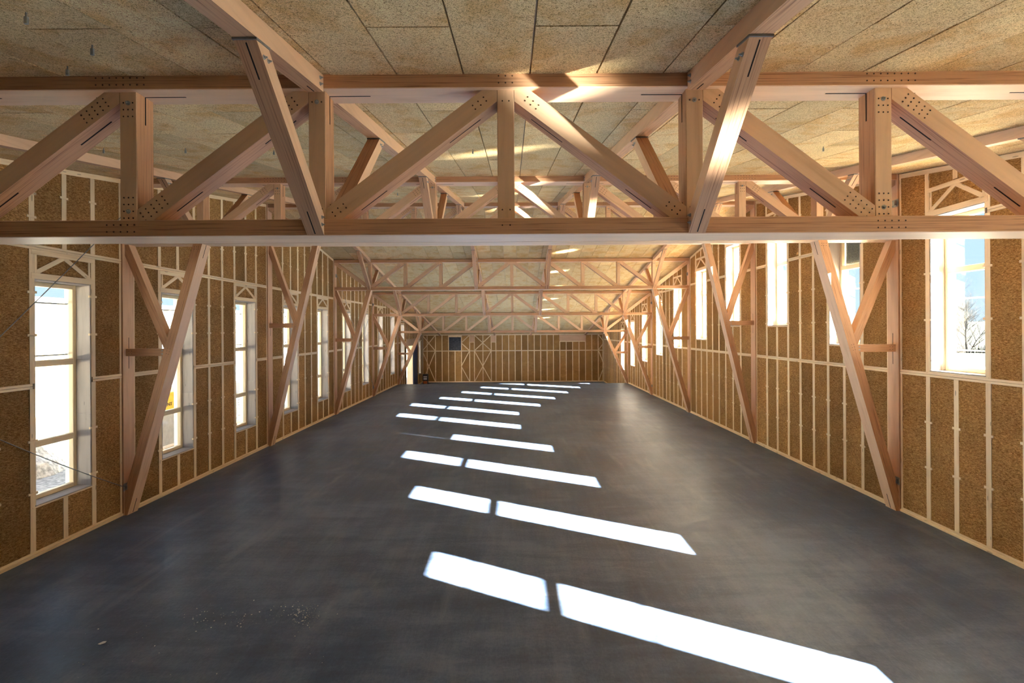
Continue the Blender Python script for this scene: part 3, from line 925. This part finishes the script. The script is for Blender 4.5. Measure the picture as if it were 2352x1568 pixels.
def knee(fy, k, dr):
    zt = zc(fy); zb = zt-TH; x = k*NP
    y0 = .141 if dr < 0 else .201
    # in local (t = distance from the frame centre, z)
    R = rect(y0, zb, 3.0, zt+1)
    a = (y0, zb+.004); b = (y0+1, zb+1.004)
    pl = strip(R, a, b, 0, .13)
    # purlin underside: z = zc(fy+dr*t) - .155
    s = 0
    g = (zc(fy+dr*1.0)-zc(fy+dr*.2))/.8
    z_at0 = zc(fy+dr*1.0)-g*1.0-.155-.018
    n = Vector((-g, 1)).normalized()
    pl = clip(pl, (0, z_at0), (n.x, n.y))
    root = empty('knee_brace', (x, fy+dr*y0, zb))
    pw = [(fy+dr*p[0], p[1]) for p in pl]
    d = Vector((dr, 1)).normalized()
    MB().prism(pw, 'X', x-.076, x+.076, (d.x, d.y)).build('shaft', M_LVL, root, edge='X')
    top = [p for p in pl if abs((p[1]-z_at0)-g*p[0]) < .002]
    t0, t1 = min(p[0] for p in top)-.006, max(p[0] for p in top)+.012
    MB().prism([(fy+dr*t0, z_at0+g*t0+.001), (fy+dr*t1, z_at0+g*t1+.001), (fy+dr*t1, z_at0+g*t1+.0165), (fy+dr*t0, z_at0+g*t0+.0165)], 'X', x-.083, x+.083).build('shim', M_SHIM, root)
    kr = MB(); T1 = t1-.012
    zc1 = z_at0+g*T1
    for (q0, q1) in ((y0+.01, y0+.17), (T1-.17, T1-.01)):
        zz = lambda q: a[1]+(q-y0)
        kr.prism([(fy+dr*q0, zz(q0)-.0018), (fy+dr*q1, zz(q1)-.0018), (fy+dr*q1, zz(q1)+.012), (fy+dr*q0, zz(q0)+.012)], 'X', x-.005, x+.005)
    o = kr.build('saw_kerf', M_DARK, root, share=True); o['kind'] = 'stuff'
    si = 1 if k < 0 else -1
    tm = (t0+t1)/2
    for (tt, zz) in ((tm-.07, z_at0+g*tm-.07), (tm-.015, z_at0+g*tm-.075), (y0+.045, zb+.09), (y0+.045, zb+.155)):
        bolt(root, (x+si*.076, fy+dr*tt, zz), (si, 0, 0), .016)
    return root
for i, fy in enumerate(FR):
    for k, s in spots.items():
        for dr in (-1, 1):
            r = knee(fy, k, dr)
            tag(r, '%s knee brace of the %s truss, rising %s' % (s, ORD[i], 'towards the viewer' if dr < 0 else 'away from the viewer'),
                'brace', 'knee braces between trusses and purlins')

# ------------------------------------------------------------------ steel cables and their brackets
def cable(p, q, sag, label, r=.008):
    pts = []
    for i in range(17):
        t = i/16; v = Vector(p).lerp(Vector(q), t); v.z -= sag*4*t*(1-t); pts.append(v)
    tag(MB().tube(pts, r, 6).build('steel_cable', M_CABLE, share=False, smooth=True), label, 'cable', 'bracing cables along the left wall')
def bracket(x, y, z, label, top=False):
    sg = -1 if x < 0 else 1
    r = empty('steel_bracket', (x, y, z))
    x0, x1 = sorted((x, x-sg*.012))
    m = MB(); m.box(x0, y-.09, z-.08, x1, y+.06, z+.08)
    m.build('plate', M_STEEL, r)
    cbox('lug', M_STEEL, r, *[v for v in (min(x-sg*.012, x-sg*.07), y-.07, z-.05, max(x-sg*.012, x-sg*.07), y-.055, z+.05)], .002)
    for (a, b) in ((-.05, -.055), (.04, -.055), (-.05, .055), (.04, .055)):
        bolt(r, (x-sg*.012, y+a, z+b), (-sg, 0, 0), .012)
    tag(r, label, 'bracket', 'steel cable brackets on the columns')
XC = 8.55
zA = zc(FR[1])
bracket(-XC, FR[1]-.08, .62, 'steel bracket at the foot of the nearest left column, cable attached')
bracket(-XC, FR[1]-.08, 6.66, 'steel bracket high on the nearest left column, behind the foreground truss')
bracket(XC, FR[1]-.08, .66, 'dark steel bracket at the foot of the nearest right column')
bracket(XC, FR[1]-.08, 6.80, 'galvanised plate high on the nearest right column')
cable((-XC+.05, FR[1]-.15, .62), (-XC+.05, FR[0]+.1, 4.85), -.0 + .18, 'lower steel cable slanting down to the foot of the nearest left column')
cable((-XC+.05, FR[1]-.15, 6.66), (-XC+.05, FR[0]+.1, .55), .05, 'upper steel cable rising to the head of the nearest left column')
for sg, sn in ((-1, 'left'), (1, 'right')):
    bracket(sg*XC, FR[3]+.08, zc(FR[3])-.75, 'steel bracket high on the third column in view on the %s' % sn)
    bracket(sg*XC, FR[4]-.10, zc(FR[4])-.75, 'steel bracket high on the fourth column in view on the %s' % sn)
    bracket(sg*XC, FR[4]-.10, .55, 'steel bracket at the foot of the fourth column in view on the %s' % sn)
cable((-XC+.05, FR[3]+.15, zc(FR[3])-.75), (-XC+.05, FR[4]-.15, .55), .05, 'far steel cable running from a column head down to the next column foot')
cable((-XC+.05, FR[4]-.15, zc(FR[4])-.75), (-XC+.05, FR[3]+.15, .55), .05, 'far steel cable running from a column foot up to the next column head')

# ------------------------------------------------------------------ ceiling hangers
def px_ray(u, v):
    # undo the slight roll, then return direction per unit Y
    du, dv = u-1179.0, v-756.5
    a = .0058
    du, dv = du*math.cos(a)-dv*math.sin(a), du*math.sin(a)+dv*math.cos(a)
    return du/1055.0, -dv/1055.0
def ceil_pt(u, v, near=True):
    rx, rz = px_ray(u, v)
    if near: y = (ZR-SL*RIDGE-H_CAM)/(rz-SL)
    else: y = (ZR+SL*RIDGE-H_CAM)/(rz+SL)
    return Vector((.058+rx*y, y, zc(y)))
hang = [(60, 28, 'nearest the top left corner'), (212, 103, 'second from the top left corner'), (155, 152, 'right above the left end of the foreground truss'),
        (238, 340, 'seen left of the foreground truss left post'), (426, 340, 'seen right of the foreground truss left post'), (629, 344, 'seen left of the slanting left knee brace'),
        (1891, 336, 'seen right of the slanting right knee brace'), (1086, 342, 'seen beside the centre post of the foreground truss'), (913, 442, 'seen low left of the centre post')]
for (u, v, w) in hang:
    p = ceil_pt(u, v)
    r = empty('ceiling_hanger', p)
    cbox('rod', M_CABLE, r, p.x-.004, p.y-.004, p.z-.03, p.x+.004, p.y+.004, p.z, .001)
    cbox('clip', M_STEEL, r, p.x-.012, p.y-.007, p.z-.078, p.x+.012, p.y+.007, p.z-.03, .002)
    tag(r, 'small steel ceiling hanger, %s' % w, 'hanger', 'steel hangers under the ceiling')

# ------------------------------------------------------------------ site equipment by the end wall
hx, hy = -8.02, 42.2
hr = empty('site_heater', (hx, hy, ZLOW))
cbox('body', M_BLACK, hr, hx-.24, hy-.2, ZLOW+.30, hx+.24, hy+.2, ZLOW+.92, .04)
cbox('grille', M_WHITE, hr, hx-.15, hy-.215, ZLOW+.42, hx+.15, hy-.2, ZLOW+.62, .01)
cbox('control_panel', M_WHITE, hr, hx-.16, hy-.215, ZLOW+.66, hx+.16, hy-.2, ZLOW+.76, .01)
for a in (-.2, .2):
    for b in (-.15, .15): cbox('leg', M_BLACK, hr, hx+a-.02, hy+b-.02, ZLOW, hx+a+.02, hy+b+.02, ZLOW+.30, .004)
cbox('fuel_tank', M_ORANGE, hr, hx-.22, hy-.14, ZLOW+.05, hx+.12, hy+.14, ZLOW+.28, .04)
tag(hr, 'small black machine with white front and orange base in the far left corner', 'machine')

# ------------------------------------------------------------------ debris on the floor
def floor_pt(u, v):
    rx, rz = px_ray(u, v); y = -H_CAM/rz
    return Vector((.058+rx*y, y, 0))
p = floor_pt(234, 1477)
sc_ = MB(); sc_.prism([(p.x-.035, p.y-.02), (p.x+.0, p.y-.028), (p.x+.04, p.y+.005), (p.x+.03, p.y+.035), (p.x-.01, p.y+.03)], 'Z', .001, .007)
tag(sc_.build('paper_scrap', M_WHITE), 'crumpled white paper scrap on the dark floor near the left corner', 'scrap')
db = MB()
for i in range(230):
    t = random.random()
    u = 430+t*320+random.gauss(0, 22); v = 1420-18*t+random.gauss(0, 12)+(abs(t-.5)*10)
    if random.random() < .45: u = random.gauss(695, 20); v = random.gauss(1415, 14)
    if random.random() < .12: u = random.uniform(120, 760); v = random.uniform(1380, 1560)
    q = floor_pt(u, v); s = random.choice((.003, .004, .005, .010))
    a = random.random()*6
    pts = [(q.x+s*math.cos(a+k*2.1)*random.uniform(.6, 1.2), q.y+s*math.sin(a+k*2.1)*random.uniform(.6, 1.2)) for k in range(3)]
    db.prism(pts, 'Z', .0005, .0005+s*.8)
o = db.build('debris', M_WHITE, share=False); tag(o, 'white crumbs and flakes scattered on the dark floor at lower left', 'debris', kind='stuff')

# ------------------------------------------------------------------ outside, left: sheds, gravel, lumber
bz = -1.02
wb = empty('white_building', (-28, 16.5, bz))
MB().box(-31, 13.0, bz, -24, 21.0, 5.6).build('wall', M_RENDER, wb)
MB().prism([(-31.6, 5.6), (-23.4, 5.6), (-28, 7.0)], 'Y', 12.6, 21.4).build('roof', M_ROOFM, wb)
for y in (14, 16):
    MB().box(-24.03, y, 1.0, -23.97, y+1.4, 2.4).build('window', M_POST, wb)
tag(wb, 'glaring white building beyond the nearest left window', 'building')
sh = empty('open_shed', (-24, 29, bz))
MB().box(-32, 22.0, bz, -31.7, 66, 6.0).build('back_wall', M_RENDER, sh)
MB().prism([(-32.5, 6.2), (-21.0, 5.4), (-21.0, 5.6), (-32.5, 6.5)], 'Y', 21.6, 66.5).build('roof', M_ROOFM, sh)
for y in (22.4, 25.4, 28.4, 33, 38, 43, 48, 54, 60, 65):
    MB().box(-21.8, y-.2, bz, -21.4, y+.2, 5.42).build('post', M_POST, sh)
for z in (4.2, 4.8): MB().box(-21.65, 22.2, z, -21.55, 65, z+.1).build('rail', M_LUMBER, sh)
MB().box(-22.2, 22, bz, -21.2, 66, .1).build('plinth', M_RENDER, sh)
tag(sh, 'open shed with grey posts seen through the left windows', 'shed')
def mound(x, y, r, h, label, m=M_GRAVEL):
    mb = MB(); n = 20; rings = 7
    idx = []
    base = []
    for i in range(rings):
        t = i/(rings-1); rr = r*(1-t)
        row = []
        for k in range(n):
            a = 2*math.pi*k/n; j = 1+random.uniform(-.12, .12)
            row.append((x+rr*j*math.cos(a), y+rr*j*1.4*math.sin(a), bz+h*math.sin(t*math.pi/2)*(1+random.uniform(-.07, .07)) if i else bz))
        base.append(row)
    for row in base: mb.v += row
    for i in range(rings-1):
        for k in range(n):
            k2 = (k+1) % n; mb.f.append([i*n+k, i*n+k2, (i+1)*n+k2, (i+1)*n+k]); mb.uv.append([(0, 0)]*4)
    o = mb.build('gravel_heap', m, share=False); tag(o, label, 'heap', 'heaps outside the hall'); return o
pad = MB().box(-21.0, -20, -1.02, -WO-.1, 66, -.985).build('gravel_yard', M_GRAVEL); struct(pad)
mound(-17.7, 15.6, 1.5, 1.9, 'grey gravel heap outside the nearest left window')
mound(-15.5, 27, 2.2, 1.3, 'grey gravel heap outside the middle left windows')
def stack(x, y, label, n=4, L=3.6):
    r = empty('lumber_stack', (x, y, bz))
    for i in range(n):
        for j in range(3):
            cbox('plank', M_LUMBER, r, x+j*.32+random.uniform(-.03, .03), y-L/2+random.uniform(-.1, .1), bz+.04+i*.14, x+j*.32+.28, y+L/2, bz+.04+i*.14+.11, .006)
    for yy in (-1, 1): cbox('bearer', M_LUMBER, r, x-.05, y+yy, bz, x+1.0, y+yy+.1, bz+.04, .003)
    tag(r, label, 'stack', 'lumber stacks outside the left wall'); return r
stack(-12.8, 11.3, 'pale lumber stack on gravel outside the nearest left window', 2)
stack(-12.4, 15.4, 'pale lumber stack on gravel outside the second left window', 7)
stack(-13.0, 21.0, 'pale lumber stack on gravel outside the third left window', 6)
# yellow container with its lettering
yc_ = empty('yellow_container', (-14.2, 18.9, bz))
MB().box(-15.6, 17.0, bz, -13.25, 19.2, 1.02).build('base', M_POST, yc_)
MB().box(-15.6, 16.9, 1.03, -13.2, 19.2, 1.66).build('body', M_YELLOW, yc_)
MB().box(-15.7, 16.8, 1.66, -13.1, 19.3, 1.72).build('lid', M_YELLOW, yc_)
tcv = bpy.data.curves.new('lettering', 'FONT'); tcv.body = 'ENT'; tcv.size = .19; tcv.extrude = .004; tcv.align_x = 'RIGHT'
tcv.materials.append(M_INK)
tmp = bpy.data.objects.new('tmp', tcv); COL.objects.link(tmp); bpy.context.view_layer.update()
tme = bpy.data.meshes.new_from_object(tmp.evaluated_get(bpy.context.evaluated_depsgraph_get())); bpy.data.objects.remove(tmp)
to = bpy.data.objects.new('lettering', tme); COL.objects.link(to); to.parent = yc_
to.rotation_euler = (math.pi/2, 0, math.pi/2)
to.location = Vector((-13.19, 17.83, 1.20))-Vector(yc_.location)
tag(yc_, 'yellow container with dark lettering outside the second left window', 'container')

# ------------------------------------------------------------------ outside, right: field and bare trees
struct(MB().prism([(60, -60), (300, -60), (300, 400), (60, 400)], 'Z', -1.02, -1.0).build('field', M_FIELD))
struct(MB().box(57, -60, -1.02, 60, 400, -.96).build('road', simple('pale_road', (.12, .115, .105), .8)))
hill = MB(); n = 40
for i in range(n+1):
    y = -100+i*14; h = 6+3*math.sin(i*.5)+2*math.sin(i*1.3)
    hill.v += [(240, y, -1), (285, y, h), (299, y, -1)]
for i in range(n):
    for k in range(2):
        hill.f.append([i*3+k, i*3+k+1, (i+1)*3+k+1, (i+1)*3+k][::-1]); hill.uv.append([(0, 0)]*4)
struct(hill.build('hills', simple('pale_hillside', (.05, .06, .05), .9, sc=.02), share=False))
def tree(x, y, h, seed, label):
    rnd = random.Random(seed); mb = MB()
    def br(p, d, L, r, depth):
        pts = [p]; q = p.copy(); dd = d.copy(); n = 4
        for i in range(n):
            dd = (dd+Vector((rnd.uniform(-.17, .17), rnd.uniform(-.17, .17), rnd.uniform(-.02, .14)))).normalized()
            q = q+dd*(L/n); pts.append(q.copy())
            if depth < 5 and (i >= 1 or depth > 0):
                for _ in range(2 if depth < 3 else 1):
                    a = rnd.random()*6.28; side = Vector((math.cos(a), math.sin(a), rnd.uniform(.1, .8))).normalized()
                    br(q.copy(), (dd*.55+side*.75).normalized(), L*rnd.uniform(.46, .68), r*.56*(1-.12*i), depth+1)
        mb.tube(pts, r, 4 if depth else 6, r*.45)
    br(Vector((x, y, bz)), Vector((0, 0, 1)), h*.52, h*.016, 0)
    for s_ in range(2):
        a = rnd.random()*6.28
        br(Vector((x+math.cos(a)*.4, y+math.sin(a)*.4, bz)), Vector((math.cos(a)*.4, math.sin(a)*.4, 1)).normalized(), h*.4, h*.010, 1)
    print('tree faces', len(mb.f))
    tag(mb.build('bare_tree', M_BARK, share=False), label, 'tree', 'bare trees across the field')
tree(88, 89, 12.5, 3, 'tallest leafless tree seen through the nearest right window')
tree(94, 88, 10.5, 5, 'leafless tree just right of the tallest one, through the nearest right window')
tree(80, 93, 9.0, 8, 'low leafless tree left of the tallest one, through the nearest right window')
tree(72, 98, 11.5, 11, 'leafless tree seen low through the second right window')
sb = MB(); rnd = random.Random(4)
for i in range(1500):
    x = rnd.uniform(70, 104); y = 88+rnd.uniform(-2, 2)+(96-x)*.25; h = rnd.uniform(.6, 2.0); a = rnd.uniform(-.5, .5)
    sb.tube([(x, y, bz), (x+a, y+rnd.uniform(-.4, .4), bz+h)], .03, 3, .01)
tag(sb.build('scrub', M_BARK, share=False), 'grey scrub at the foot of the bare trees', 'scrub', kind='stuff')
mound(24, 22, 1.8, .9, 'straw coloured heap outside the nearest right window', simple('straw_heap', (.62, .50, .28), .9, sc=5, v=.3))
bpy.context.view_layer.update()
